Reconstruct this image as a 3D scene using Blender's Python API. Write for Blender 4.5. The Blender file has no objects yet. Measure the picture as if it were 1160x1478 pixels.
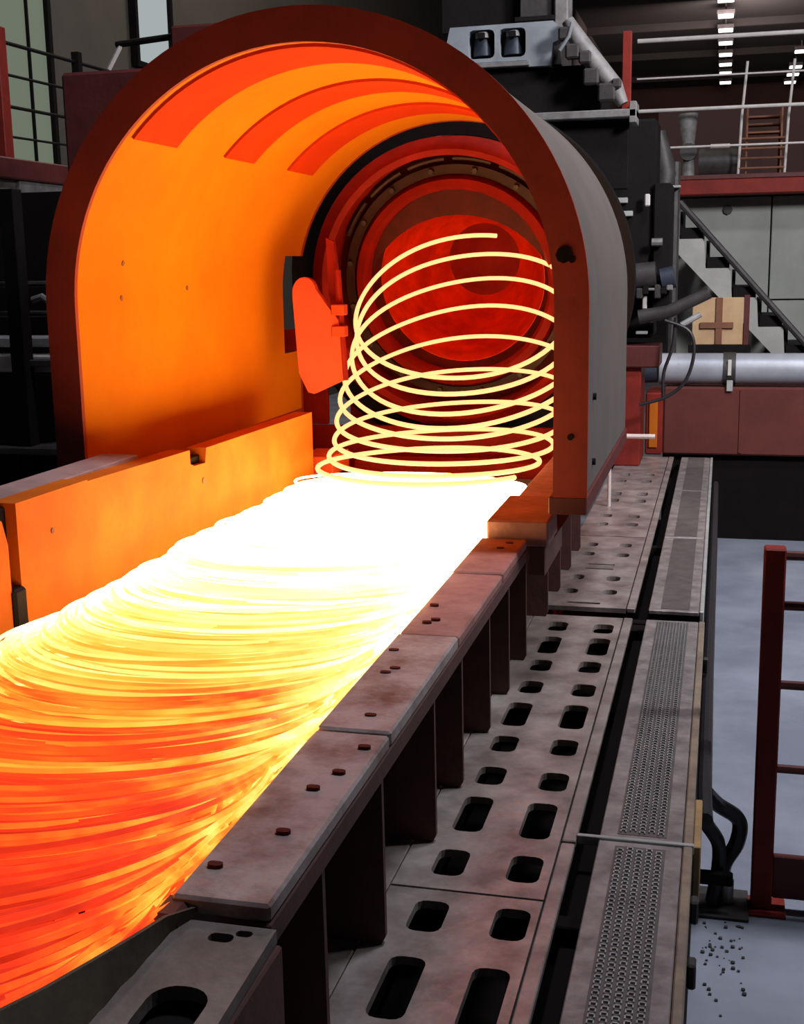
import bpy, math, random
from mathutils import Vector, Matrix
from mathutils.geometry import tessellate_polygon
random.seed(7)
S = bpy.context.scene
COL = S.collection
R = math.radians

# ------------------------------------------------------------------ camera
def make_camera():
    W, H, f = 1160, 1478, 1800.0
    vx, vy = 1045.0 - W / 2, 375.0 - H / 2           # where the conveyor direction vanishes
    roll = R(1.0)
    Y = Vector((vx, vy, f)).normalized()
    h = Vector((math.cos(roll), -math.sin(roll), 0))
    D = Y.cross(h).normalized()
    if D.y < 0: D = -D
    X = D.cross(Y)
    U = -D
    # world = M @ cam(x right, y down, z forward)
    M = Matrix((X, Y, U))
    right = M @ Vector((1, 0, 0)); up = M @ Vector((0, -1, 0)); back = M @ Vector((0, 0, -1))
    m = Matrix((right, up, back)).transposed().to_4x4()
    m.translation = Vector((0, 0, 1.14))
    cd = bpy.data.cameras.new('camera'); cd.sensor_width = 36; cd.lens = f / H * 36
    cd.clip_start = 0.05; cd.clip_end = 300
    co = bpy.data.objects.new('camera', cd); co.matrix_world = m
    COL.objects.link(co); S.camera = co
make_camera()

# ------------------------------------------------------------------ world, lamps, exposure
w = bpy.data.worlds.new('world'); S.world = w; w.use_nodes = True
w.node_tree.nodes['Background'].inputs[0].default_value = (0.60, 0.66, 0.80, 1)
w.node_tree.nodes['Background'].inputs[1].default_value = 0.03
def area(name, loc, target, size, power, color):
    l = bpy.data.lights.new(name, 'AREA'); l.shape = 'SQUARE'; l.size = size; l.energy = power; l.color = color
    o = bpy.data.objects.new(name, l); o.location = loc
    o.rotation_euler = (Vector(target) - Vector(loc)).to_track_quat('-Z', 'Y').to_euler()
    COL.objects.link(o)
area('unseen_light', (1.2, 5.2, 8.5), (0.2, 5.6, 0), 1.2, 440, (0.86, 0.90, 1.0))
area('unseen_light', (3.5, 5.0, 4.4), (0.6, 14.0, 0.8), 1.2, 620, (0.95, 0.97, 1.0))  # added light without a lamp, set low to brighten the grey wall
area('unseen_light', (-4.5, 16.0, 10.5), (-6, 16, 1), 1.5, 500, (1.0, 0.92, 0.80))
area('unseen_light', (0.5, 60.0, 10.5), (0.5, 85, 0), 3.0, 1500, (1.0, 0.80, 0.78))
S.view_settings.view_transform = 'Standard'; S.view_settings.look = 'None'
S.view_settings.exposure = 0.0; S.view_settings.gamma = 1.0; S.view_settings.use_curve_mapping = False

# ------------------------------------------------------------------ materials
def mat(name, color, rough=0.6, metal=0.0, var=0.25, scale=6.0, color2=None, amount=0.5, bump=0.15, bscale=40, spec=0.4):
    """dirty / worn surface: two colours blended by noise, fine relief"""
    m = bpy.data.materials.new(name); m.use_nodes = True
    nt = m.node_tree; N = nt.nodes; L = nt.links; b = N['Principled BSDF']
    tc = N.new('ShaderNodeTexCoord')
    n1 = N.new('ShaderNodeTexNoise'); n1.inputs['Scale'].default_value = scale; n1.inputs['Detail'].default_value = 6
    n1.inputs['Roughness'].default_value = 0.65
    L.new(tc.outputs['Object'], n1.inputs['Vector'])
    cr = N.new('ShaderNodeValToRGB')
    c2 = color2 or tuple(c * (1 - var) for c in color)
    cr.color_ramp.elements[0].position = 0.62 - 0.3 * amount - 0.12; cr.color_ramp.elements[0].color = (*c2, 1)
    cr.color_ramp.elements[1].position = 0.62 - 0.3 * amount + 0.16; cr.color_ramp.elements[1].color = (*color, 1)
    L.new(n1.outputs['Fac'], cr.inputs['Fac'])
    L.new(cr.outputs['Color'], b.inputs['Base Color'])
    b.inputs['Roughness'].default_value = rough; b.inputs['Metallic'].default_value = metal
    b.inputs['Specular IOR Level'].default_value = spec
    if bump:
        n2 = N.new('ShaderNodeTexNoise'); n2.inputs['Scale'].default_value = bscale; n2.inputs['Detail'].default_value = 4
        L.new(tc.outputs['Object'], n2.inputs['Vector'])
        bp = N.new('ShaderNodeBump'); bp.inputs['Strength'].default_value = bump; bp.inputs['Distance'].default_value = 0.01
        L.new(n2.outputs['Fac'], bp.inputs['Height']); L.new(bp.outputs['Normal'], b.inputs['Normal'])
    return m

def emit(name, color, strength):
    m = bpy.data.materials.new(name); m.use_nodes = True
    nt = m.node_tree; b = nt.nodes['Principled BSDF']
    b.inputs['Base Color'].default_value = (*[c * .03 for c in color], 1)
    b.inputs['Emission Color'].default_value = (*color, 1); b.inputs['Emission Strength'].default_value = strength
    return m

def hot_mat():
    """glowing rod: temperature falls as the conveyor carries the rings away from the laying head;
    the crowded edges of the mat stay hotter; every ring and stretch differs a little"""
    m = bpy.data.materials.new('hot_rod'); m.use_nodes = True
    nt = m.node_tree; N = nt.nodes; L = nt.links; b = N['Principled BSDF']
    b.inputs['Base Color'].default_value = (0.012, 0.004, 0.003, 1); b.inputs['Specular IOR Level'].default_value = 0.3; b.inputs['Roughness'].default_value = 0.4
    geo = N.new('ShaderNodeNewGeometry'); sep = N.new('ShaderNodeSeparateXYZ'); L.new(geo.outputs['Position'], sep.inputs[0])
    def M(op, a, bb=None, c=None):
        n = N.new('ShaderNodeMath'); n.operation = op
        for i, v in enumerate((a, bb, c)):
            if v is None: continue
            if isinstance(v, (int, float)): n.inputs[i].default_value = v
            else: L.new(v, n.inputs[i])
        return n.outputs[0]
    def MR(v, a0, a1, b0, b1):
        n = N.new('ShaderNodeMapRange'); L.new(v, n.inputs[0])
        for i, x in enumerate((a0, a1, b0, b1)): n.inputs[i + 1].default_value = x
        return n.outputs[0]
    dx = M('ABSOLUTE', M('ADD', sep.outputs['X'], 1.51))
    edge = MR(dx, 0.42, 0.575, 0.0, 0.6)
    oi = N.new('ShaderNodeObjectInfo')
    rnd = MR(oi.outputs['Random'], 0, 1, -0.42, 0.42)
    mp = N.new('ShaderNodeMapping'); mp.inputs['Scale'].default_value = (1.6, 9.0, 4.0); L.new(geo.outputs['Position'], mp.inputs[0])
    nz = N.new('ShaderNodeTexNoise'); nz.inputs['Scale'].default_value = 1.3; nz.inputs['Detail'].default_value = 3; L.new(mp.outputs[0], nz.inputs['Vector'])
    nv = MR(nz.outputs['Fac'], 0.3, 0.7, -0.24, 0.24)
    yy = M('ADD', M('ADD', sep.outputs['Y'], edge), M('ADD', rnd, nv))
    t = MR(yy, 1.3, 6.3, 0, 1)
    cr = N.new('ShaderNodeValToRGB'); el = cr.color_ramp.elements
    stops = [(0.0, (0.6, 0.02, 0.006)), (0.12, (1.05, 0.045, 0.012)), (0.19, (1.2, 0.10, 0.012)), (0.245, (1.5, 0.27, 0.022)), (0.305, (1.9, 0.6, 0.06)),
             (0.41, (2.6, 1.1, 0.26)), (0.52, (4.5, 2.3, 0.8)), (0.62, (9.0, 5.2, 2.2)), (1.0, (20, 11.5, 4.4))]
    for i, (p, c) in enumerate(stops):
        e = el[i] if i < 2 else el.new(p)
        e.position = p; e.color = (*[x / 20 for x in c], 1)
    L.new(t, cr.inputs[0])
    L.new(cr.outputs[0], b.inputs['Emission Color']); b.inputs['Emission Strength'].default_value = 20.0
    return m

HOT = hot_mat()
LOOP = emit('hot_loop', (1.0, 0.37, 0.14), 2.4)
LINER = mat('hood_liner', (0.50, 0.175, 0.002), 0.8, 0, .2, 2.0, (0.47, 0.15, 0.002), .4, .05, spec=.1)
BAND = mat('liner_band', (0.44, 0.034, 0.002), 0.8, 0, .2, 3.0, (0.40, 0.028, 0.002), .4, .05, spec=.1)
MAROON = mat('maroon_paint', (0.26, 0.032, 0.019), 0.75, 0, .3, 4.0, (0.20, 0.025, 0.015), .5, .1)
HOODGREY = mat('hood_grey', (0.098, 0.077, 0.070), 0.8, 0.0, .2, 3.0, (0.082, 0.065, 0.059), .4, .08)
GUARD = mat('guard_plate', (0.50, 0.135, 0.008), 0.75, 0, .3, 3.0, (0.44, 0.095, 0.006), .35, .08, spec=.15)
GUARDTOP = mat('guard_ledge', (0.30, 0.22, 0.21), 0.7, 0, .3, 6.0)
CAP = mat('rail_cap', (0.37, 0.31, 0.30), 0.55, 0.25, .4, 6.0, (0.14, 0.075, 0.065), .55, .25)
CAPRED = mat('rail_cap_red', (0.34, 0.17, 0.15), 0.65, 0.1, .4, 6.0, (0.2, 0.085, 0.075), .4, .2)
WEB = mat('rail_web', (0.10, 0.040, 0.036), 0.65, 0.1, .4, 5.0, (0.06, 0.026, 0.024), .5, .15)
DECK = mat('deck_steel', (0.43, 0.37, 0.35), 0.36, 0.4, .4, 5.0, (0.20, 0.16, 0.15), .45, .45, 14)
TREAD = mat('tread_steel', (0.33, 0.29, 0.28), 0.45, 0.3, .4, 9.0, (0.17, 0.14, 0.14), .45, .2)
DARKSTRIP = mat('tread_inset', (0.12, 0.098, 0.096), 0.6, 0.2, .3, 12)
VOID = mat('dark_steel_and_shade', (0.0075, 0.005, 0.005), 0.9, 0, .3, 5, spec=.1)
FLOOR = mat('concrete_floor', (0.235, 0.245, 0.30), 0.7, 0, .3, 1.6, (0.16, 0.17, 0.215), .4, .12, 20)
REDPAINT = mat('red_paint', (0.22, 0.020, 0.013), 0.6, 0, .3, 5.0, (0.15, 0.015, 0.010), .45, .1, spec=.2)
REDDARK = mat('dark_red_paint', (0.10, 0.016, 0.014), 0.6, 0, .3, 5.0)
BEAM = mat('beam_redbrown', (0.115, 0.022, 0.016), 0.8, 0, .3, 2.5, (0.085, 0.016, 0.012), .4, .1)
PIPE = mat('silver_pipe', (0.40, 0.40, 0.44), 0.45, 0.3, .2, 3.0, (0.30, 0.30, 0.34), .4, .05)
GALV = mat('galvanised', (0.45, 0.44, 0.43), 0.45, 0.3, .3, 8.0)
WHITERAIL = mat('white_rail', (0.62, 0.56, 0.54), 0.5, 0.1, .2, 8)
CONC = mat('grey_wall', (0.31, 0.31, 0.285), 0.85, 0, .2, 1.6, (0.25, 0.25, 0.23), .4, .1)
STAIR = mat('stair_concrete', (0.42, 0.40, 0.37), 0.8, 0, .2, 3.0, (0.33, 0.31, 0.29), .4, .1)
BLACK = mat('black_machine_and_shade', (0.0065, 0.0045, 0.0045), 0.7, 0.0, .3, 6, spec=.15)
DGREY = mat('machine_grey', (0.052, 0.044, 0.043), 0.55, 0.15, .4, 8)
MGREY = mat('mid_grey', (0.22, 0.205, 0.20), 0.6, 0.15, .35, 7, (0.12, 0.105, 0.105))
WHITEBOX = mat('pale_housing', (0.26, 0.275, 0.30), 0.6, 0, .25, 3.0, (0.18, 0.185, 0.20), .4, .05)
NAVY = mat('motor_navy', (0.035, 0.04, 0.06), 0.5, 0.1, .3, 8)
LAYRED = mat('laying_head_red', (0.24, 0.008, 0.003), 0.65, 0.0, .35, 6, (0.17, 0.006, 0.002), .4, .1, spec=.15)
LAYBRIGHT = mat('laying_cone_red', (0.85, 0.05, 0.004), 0.5, 0.1, .3, 4, (0.5, 0.026, 0.004), .4, .1, spec=.15)
LAYDARK = mat('laying_head_dark', (0.07, 0.005, 0.003), 0.6, 0.0, .4, 8, spec=.2)
LAYGREY = mat('laying_head_flange', (0.035, 0.013, 0.012), 0.5, 0.1, .4, 8, spec=.25)
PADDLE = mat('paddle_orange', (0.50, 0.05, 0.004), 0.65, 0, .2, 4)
TAN = mat('tan_board', (0.56, 0.37, 0.20), 0.75, 0, .25, 4.0, (0.46, 0.27, 0.15), .4, .05)
RUST = mat('rust_brown', (0.22, 0.085, 0.045), 0.75, 0, .3, 6)
RUBBER = mat('black_hose', (0.022, 0.018, 0.020), 0.45, 0, .2, 10)
OLIVE = mat('olive_plate', (0.10, 0.08, 0.058), 0.65, 0.0, .3, 5, (0.055, 0.042, 0.032), spec=.2)
ENDM = mat('end_plate_steel', (0.20, 0.165, 0.155), 0.6, 0.15, .4, 6.0, (0.12, 0.09, 0.082), .45, .2)  # darker tone than the rail caps
YELLOW = mat('ochre_paint', (0.42, 0.26, 0.10), 0.6, 0, .3, 8, (0.25, 0.16, 0.08))
EDGE = mat('deck_edge', (0.26, 0.20, 0.145), 0.6, 0.15, .4, 9, (0.15, 0.11, 0.09))
HALL = mat('hall_cladding', (0.085, 0.070, 0.058), 0.85, 0, .25, 0.6, None, .5, 0)
HALLRED = mat('hall_far_cladding', (0.065, 0.028, 0.026), 0.85, 0, .3, 0.3, None, .5, 0)
CEIL = mat('hall_roof', (0.030, 0.027, 0.025), 0.9, 0, .2, 0.4, None, .5, 0)
PANE1 = emit('daylit_pane', (0.86, 1.0, 0.74), 0.155)
PANE2 = emit('bright_daylit_pane', (0.88, 1.0, 1.0), 0.40)
LAMP = emit('lamp_glow', (1.0, 0.90, 0.88), 3.0)

# ------------------------------------------------------------------ mesh helpers
class MB:
    def __init__(s): s.v = []; s.f = []
    def add(s, vs, fs):
        o = len(s.v); s.v += [tuple(v) for v in vs]; s.f += [tuple(i + o for i in f) for f in fs]; return s
    def box(s, x0, x1, y0, y1, z0, z1, c=0.0, m=None):
        """box with chamfered edges"""
        cx, cy, cz = (x0 + x1) / 2, (y0 + y1) / 2, (z0 + z1) / 2
        hx, hy, hz = abs(x1 - x0) / 2, abs(y1 - y0) / 2, abs(z1 - z0) / 2
        c = min(c, hx * .6, hy * .6, hz * .6)
        if c <= 0:
            vs = [Vector((sx * hx, sy * hy, sz * hz)) for sx in (-1, 1) for sy in (-1, 1) for sz in (-1, 1)]
            fs = [(0, 1, 3, 2), (4, 6, 7, 5), (0, 4, 5, 1), (2, 3, 7, 6), (0, 2, 6, 4), (1, 5, 7, 3)]
        else:
            vs = []; idx = {}
            for sx in (-1, 1):
                for sy in (-1, 1):
                    for sz in (-1, 1):
                        for a in range(3):
                            p = [sx * (hx - c), sy * (hy - c), sz * (hz - c)]
                            p[a] = (sx * hx, sy * hy, sz * hz)[a]
                            idx[(sx, sy, sz, a)] = len(vs); vs.append(Vector(p))
            fs = []
            order = [(-1, -1), (1, -1), (1, 1), (-1, 1)]
            for a in range(3):
                for sg in (-1, 1):
                    q = []
                    for (u, v) in order:
                        k = [0, 0, 0]; k[a] = sg; k[(a + 1) % 3] = u; k[(a + 2) % 3] = v
                        q.append(idx[(*k, a)])
                    fs.append(tuple(q if sg > 0 else q[::-1]))
            for a in range(3):
                b, d = (a + 1) % 3, (a + 2) % 3
                for sb in (-1, 1):
                    for sd in (-1, 1):
                        def I(sa, ax):
                            k = [0, 0, 0]; k[a] = sa; k[b] = sb; k[d] = sd
                            return idx[(*k, ax)]
                        q = [I(-1, b), I(1, b), I(1, d), I(-1, d)]
                        fs.append(tuple(q if sb * sd < 0 else q[::-1]))
            for sx in (-1, 1):
                for sy in (-1, 1):
                    for sz in (-1, 1):
                        t = [idx[(sx, sy, sz, a)] for a in range(3)]
                        fs.append(tuple(t if sx * sy * sz > 0 else t[::-1]))
        ctr = Vector((cx, cy, cz))
        if m is not None: vs = [m @ v for v in vs]
        return s.add([v + ctr for v in vs], fs)
    def tube(s, path, r, n=10, caps=True, closed=False):
        P = [Vector(p) for p in path]; k = len(P)
        rs = r if isinstance(r, (list, tuple)) else [r] * k
        rings = []; ref = None
        for i in range(k):
            if closed: t = P[(i + 1) % k] - P[(i - 1) % k]
            else: t = P[min(i + 1, k - 1)] - P[max(i - 1, 0)]
            t.normalize()
            if ref is None:
                ref = Vector((0, 0, 1)) if abs(t.z) < .9 else Vector((1, 0, 0))
            u = t.cross(ref); u.normalize(); v = u.cross(t); ref = v
            rings.append([P[i] + (u * math.cos(2 * math.pi * j / n) + v * math.sin(2 * math.pi * j / n)) * rs[i] for j in range(n)])
        vs = [p for rr in rings for p in rr]; fs = []
        for i in range(k if closed else k - 1):
            a, b = i * n, ((i + 1) % k) * n
            for j in range(n):
                fs.append((a + j, a + (j + 1) % n, b + (j + 1) % n, b + j))
        if caps and not closed:
            fs.append(tuple(range(n))[::-1]); fs.append(tuple((k - 1) * n + j for j in range(n)))
        return s.add(vs, fs)
    def lathe(s, prof, m, n=64, closed_prof=False):
        """prof: (radius, along) pairs turned about local Y, placed by matrix m"""
        vs = []; fs = []; k = len(prof)
        for i in range(n):
            a = 2 * math.pi * i / n
            for (r, y) in prof: vs.append(m @ Vector((r * math.cos(a), y, r * math.sin(a))))
        for i in range(n):
            i2 = (i + 1) % n
            for j in range(k if closed_prof else k - 1):
                j2 = (j + 1) % k
                fs.append((i * k + j, i * k + j2, i2 * k + j2, i2 * k + j))
        return s.add(vs, fs)
    def prism(s, outline, holes, f0, f1):
        """plate from a 2D outline with holes; f0/f1 map (a,b) to the two faces"""
        polys = [[Vector((a, b, 0)) for a, b in outline]] + [[Vector((a, b, 0)) for a, b in h] for h in holes]
        flat = [p for pl in polys for p in pl]
        tris = tessellate_polygon(polys)
        n = len(flat)
        vs = [f0(p.x, p.y) for p in flat] + [f1(p.x, p.y) for p in flat]
        fs = [tuple(t) for t in tris] + [tuple(i + n for i in t[::-1]) for t in tris]
        o = 0
        for pl in polys:
            k = len(pl)
            for i in range(k):
                j = (i + 1) % k
                fs.append((o + i, o + j, n + o + j, n + o + i))
            o += k
        return s.add(vs, fs)
    def mesh(s, name, m, smooth=False, fix=True):
        me = bpy.data.meshes.new(name); me.from_pydata(s.v, [], s.f)
        if fix:
            import bmesh
            b = bmesh.new(); b.from_mesh(me); bmesh.ops.recalc_face_normals(b, faces=b.faces); b.to_mesh(me); b.free()
        me.materials.append(m)
        if smooth:
            for p in me.polygons: p.use_smooth = True
            try: me.set_sharp_from_angle(angle=R(35))
            except Exception: pass
        me.update(); return me
    def build(s, name, m, parent=None, smooth=False, label=None, kind=None):
        o = bpy.data.objects.new(name, s.mesh(name, m, smooth)); COL.objects.link(o)
        if parent is not None:
            o.parent = parent
            o.matrix_parent_inverse = Matrix.Identity(4)
            # vertices are given in world space: bring them into the parent's frame
            off = world_loc(parent)
            for v in o.data.vertices: v.co -= off
        if label: o['label'] = label
        if kind: o['kind'] = kind
        return o
def world_loc(o):
    l = Vector((0, 0, 0))
    while o is not None: l = l + Vector(o.location); o = o.parent
    return l
def centre(o):
    """moves a mesh object's origin to its own middle bottom (used on top-level meshes)"""
    xs = [v.co.x for v in o.data.vertices]; ys = [v.co.y for v in o.data.vertices]; zs = [v.co.z for v in o.data.vertices]
    c = Vector(((min(xs) + max(xs)) / 2, (min(ys) + max(ys)) / 2, min(zs)))
    for v in o.data.vertices: v.co -= c
    o.location = Vector(o.location) + c
    return o
def thing(name, label, cat, loc, group=None):
    o = bpy.data.objects.new(name, None); o.empty_display_size = .1; o.location = loc; COL.objects.link(o)
    o['label'] = label; o['category'] = cat
    if group: o['group'] = group
    return o
def tag(o, label, cat, group=None):
    o['label'] = label; o['category'] = cat
    if group: o['group'] = group
    return centre(o)
def structure(o): o['kind'] = 'structure'; return o
def copy_child(src, parent, off):
    c = src.copy(); COL.objects.link(c); c.parent = parent; c.location = Vector(src.location) + Vector(off); return c
def rrect(cx, cy, w, h, r, n=4):
    pts = []
    for (sx, sy, a0) in ((1, 1, 0), (-1, 1, 90), (-1, -1, 180), (1, -1, 270)):
        for i in range(n + 1):
            a = R(a0 + 90 * i / n)
            pts.append((cx + sx * (w / 2 - r) + r * math.cos(a), cy + sy * (h / 2 - r) + r * math.sin(a)))
    return pts
def bx(name, m, parent, *d, c=0.004, label=None): return MB().box(*d, c=c).build(name, m, parent, label=label)

# ------------------------------------------------------------------ the hall
fl = structure(MB().box(-7, 9, -2, 90, -1.4, -1.2).build('floor', FLOOR))
structure(MB().box(-7.2, -7, -2, 90, -1.4, 12.6).build('wall_left', HALL))
structure(MB().box(9, 9.2, -2, 90, -1.4, 12.6).build('wall_right', HALL))
structure(MB().box(-7.2, 9.2, 90, 90.2, -1.4, 12.6).build('wall_back', HALLRED))
cl = structure(MB().box(-7.2, 9.2, -2, 90.2, 12.6, 12.8).build('ceiling', CEIL))
for i in range(9):
    MB().box(-7, 9, 12 + i * 9, 12.25 + i * 9, 12.25, 12.6).build('roof_beam', CEIL, cl)
def window(n, y0, y1, z0, z1, m, bars):
    f = MB(); t = .07
    f.box(-6.99, -6.9, y0 - t, y0, z0 - t, z1 + t).box(-6.99, -6.9, y1, y1 + t, z0 - t, z1 + t)
    f.box(-6.99, -6.9, y0, y1, z0 - t, z0).box(-6.99, -6.9, y0, y1, z1, z1 + t)
    fr = structure(f.build('window_%d' % n, VOID))
    MB().box(-6.98, -6.95, y0, y1, z0, z1).build('pane', m, fr)
    for b in bars: MB().box(-6.95, -6.92, b - .012, b + .012, z0, z1).build('mullion', VOID, fr)
window(1, 10.6, 12.42, 2.15, 6.0, PANE1, [12.05])
window(2, 14.58, 15.52, 3.62, 6.6, PANE2, [])

# far ceiling lamps
def lamp(x, y, label):
    t = thing('ceiling_lamp', label, 'lamp', (x, y, 12.0), 'ceiling lamps in rows under the far roof')
    bx('housing', DGREY, t, x - .4, x + .4, y - .45, y + .45, 12.06, 12.25, c=.02)
    bx('diffuser', LAMP, t, x - .34, x + .34, y - .36, y + .36, 11.98, 12.06, c=.02)
    bx('hanger', DGREY, t, x - .03, x + .03, y - .03, y + .03, 12.25, 12.6, c=0)
ordn = ['topmost, cut by the frame edge', 'second from the top', 'third from the top', 'fourth from the top', 'fifth from the top', 'sixth from the top', 'seventh from the top', 'lowest']
for i, y in enumerate((58.2, 61.9, 65.6, 69.4, 73.2, 76.8, 80.2, 84.4)):
    lamp(-.28, y, 'white ceiling lamp in the straight far column of lights, ' + ordn[i])
for i, y in enumerate((73.5, 79.2, 82.3, 85.8)):
    lamp(3.66, y, 'white ceiling lamp of the short slanting row at right, ' + ['topmost', 'second from the top', 'third from the top', 'lowest'][i])

# ------------------------------------------------------------------ roller conveyor
XC = -1.51
cv = thing('roller_conveyor', 'dark roller bed running beneath the glowing mat of rod', 'conveyor', (XC, 4, -1.2))
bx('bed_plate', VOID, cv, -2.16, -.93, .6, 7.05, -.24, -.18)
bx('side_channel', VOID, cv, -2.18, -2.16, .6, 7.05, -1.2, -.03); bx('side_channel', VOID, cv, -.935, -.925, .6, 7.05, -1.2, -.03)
r0 = None
for i in range(21):
    y = .8 + i * .3
    if r0 is None: r0 = MB().tube([(-2.155, y, -.10), (-.94, y, -.10)], .06, 14).build('roller', DGREY, cv, True)
    else: copy_child(r0, cv, (0, .3 * i, 0))

# ------------------------------------------------------------------ hot rod: falling loops and mat of rings, one continuous strand
rod = thing('hot_rod_coil', 'glowing steel rod dropping in loops onto a long mat of overlapping rings', 'steel rod', (XC, 4, -.03))
def ring_mesh(seed, r=.565, rr=.0062, n=72, k=5):
    rnd = random.Random(seed); a1, a2, p1, p2 = rnd.uniform(.004, .014), rnd.uniform(.003, .008), rnd.uniform(0, 6), rnd.uniform(0, 6)
    path = []
    for i in range(n):
        a = 2 * math.pi * i / n
        q = r + a1 * math.cos(2 * a + p1) + a2 * math.cos(3 * a + p2)
        path.append((q * math.cos(a), q * math.sin(a), .006 * math.sin(2 * a + p2)))
    return MB().tube(path, rr, k, closed=True).mesh('ring', HOT, True, False)
variants = [ring_mesh(s) for s in range(6)]
NR = 300
for i in range(NR):
    c = 1.02 + 5.13 * i / (NR - 1) + random.gauss(0, .006)
    o = bpy.data.objects.new('ring', variants[i % 6]); COL.objects.link(o); o.parent = rod
    o.location = (random.gauss(0, .011) - .30 * max(0, 1.8 - c), c - 4, .062 + random.gauss(0, .007))
    o.rotation_euler = (-R(4.2) + random.gauss(0, R(.5)), random.gauss(0, R(.45)), random.uniform(0, 6.28) * 0 + random.uniform(-.3, .3))
# deeper rings, too buried to pick out singly
b = MB(); rnd = random.Random(3)
for i in range(210):
    c = 1.0 + 5.1 * i / 209 + rnd.gauss(0, .01); x = XC + rnd.gauss(0, .012) - .30 * max(0, 1.8 - c)
    path = []
    tl = math.tan(R(4.0))
    for j in range(56):
        a = 2 * math.pi * j / 56
        px, py = .56 * math.cos(a), .56 * math.sin(a)
        path.append((x + px, c + py, .012 - py * tl + rnd.gauss(0, .0015)))
    b.tube(path, .0062, 4, closed=True)
b.build('buried_rings', HOT, rod, True, kind='stuff')
# falling loops: (centre x, centre y, centre z, radius, tilt from level in degrees)
keys = [(-1.515, 7.42, 0.962, .645, 36.5), (-1.486, 7.36, .867, .653, 35.0), (-1.470, 7.28, .753, .655, 31.2), (-1.479, 7.20, .621, .670, 27.0), (-1.475, 7.10, .507, .670, 20.8),
        (-1.475, 7.00, .390, .66, 14.2), (-1.480, 6.88, .265, .65, 8.0), (-1.480, 6.70, .165, .615, 3), (-1.490, 6.46, .11, .575, 0.5), (-1.51, 6.25, .085, .555, -2)]
def loop_pt(u):
    i = min(int(u), len(keys) - 2); f = u - i
    k = [a + (b_ - a) * f for a, b_ in zip(keys[i], keys[i + 1])]
    a = 2 * math.pi * u
    cx, cy = math.cos(a), math.sin(a)           # sin>0: far side, which is the high side
    t = R(k[4])
    wob = 1 + .012 * math.sin(3 * a + 5 * u)
    return (k[0] + k[3] * wob * cx, k[1] + k[3] * wob * cy * math.cos(t), k[2] + k[3] * wob * cy * math.sin(t))
u0, u1, st = .22, 8.95, 76
def strand(a, b_): return [loop_pt(a + (b_ - a) * i / int((b_ - a) * st)) for i in range(int((b_ - a) * st) + 1)]
for i in range(9):
    a = u0 if i == 0 else i + .0
    e = min(i + 1.0, u1)
    MB().tube(strand(a, e), .0130, 8).build('falling_loop', LOOP, rod, True)

# ------------------------------------------------------------------ arched hood
HX, HZ = -1.57, .99
Y0, Y1 = 4.65, 7.42
hood = thing('arched_hood', 'tall arched steel hood over the conveyor, glowing orange inside', 'hood', (HX, Y0, -1.2))
def arch(r, zb, n=56):
    pts = [(HX + r, zb), (HX + r, zb + (HZ - zb) * .5)]
    for i in range(n + 1):
        a = math.pi * i / n; pts.append((HX + r * math.cos(a), HZ + r * math.sin(a)))
    pts += [(HX - r, zb + (HZ - zb) * .5), (HX - r, zb)]
    return pts
def arch_shell(ri, ro, y0, y1, zb, skip=None, ny=1, n=56):
    """vaulted sheet between two radii; skip(yi, si) leaves cells open"""
    A, B = arch(ri, zb, n), arch(ro, zb, n); k = len(A); mb = MB(); ys = [y0 + (y1 - y0) * i / ny for i in range(ny + 1)]
    vs = []
    for y in ys:
        for (x, z) in A: vs.append((x, y, z))
        for (x, z) in B: vs.append((x, y, z))
    id_ = lambda yi, si, o: yi * 2 * k + o * k + si
    fs = []
    solid = lambda yi, si: 0 <= yi < ny and 0 <= si < k - 1 and not (skip and skip((ys[yi] + ys[yi + 1]) / 2, (A[si][0] + A[si + 1][0]) / 2, (A[si][1] + A[si + 1][1]) / 2))
    for yi in range(ny):
        for si in range(k - 1):
            if not solid(yi, si): continue
            fs.append((id_(yi, si, 0), id_(yi, si + 1, 0), id_(yi + 1, si + 1, 0), id_(yi + 1, si, 0)))
            fs.append((id_(yi, si, 1), id_(yi + 1, si, 1), id_(yi + 1, si + 1, 1), id_(yi, si + 1, 1)))
            if not solid(yi - 1, si): fs.append((id_(yi, si, 0), id_(yi, si, 1), id_(yi, si + 1, 1), id_(yi, si + 1, 0)))
            if not solid(yi + 1, si): fs.append((id_(yi + 1, si, 0), id_(yi + 1, si + 1, 0), id_(yi + 1, si + 1, 1), id_(yi + 1, si, 1)))
            if not solid(yi, si - 1): fs.append((id_(yi, si, 0), id_(yi + 1, si, 0), id_(yi + 1, si, 1), id_(yi, si, 1)))
            if not solid(yi, si + 1): fs.append((id_(yi, si + 1, 0), id_(yi, si + 1, 1), id_(yi + 1, si + 1, 1), id_(yi + 1, si + 1, 0)))
    return mb.add(vs, fs)
def slot(y, x, z): return x < HX - .8 and y > 7.13 and .58 < z < 1.19
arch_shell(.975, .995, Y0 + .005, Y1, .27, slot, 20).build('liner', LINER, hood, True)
arch_shell(1.055, 1.085, Y0 + .07, 6.7, .27).build('outer_cladding', HOODGREY, hood, True)
arch_shell(.999, 1.03, 6.71, Y1, .27, slot, 12).build('rear_cladding', BLACK, hood, True)
arch_shell(.970, 1.098, Y0 - .02, Y0 + .004, .27).build('front_flange', MAROON, hood, True)
arch_shell(.972, 1.0, Y1, Y1 + .03, .27, slot, 1).build('rear_flange', MAROON, hood, True)
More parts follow.
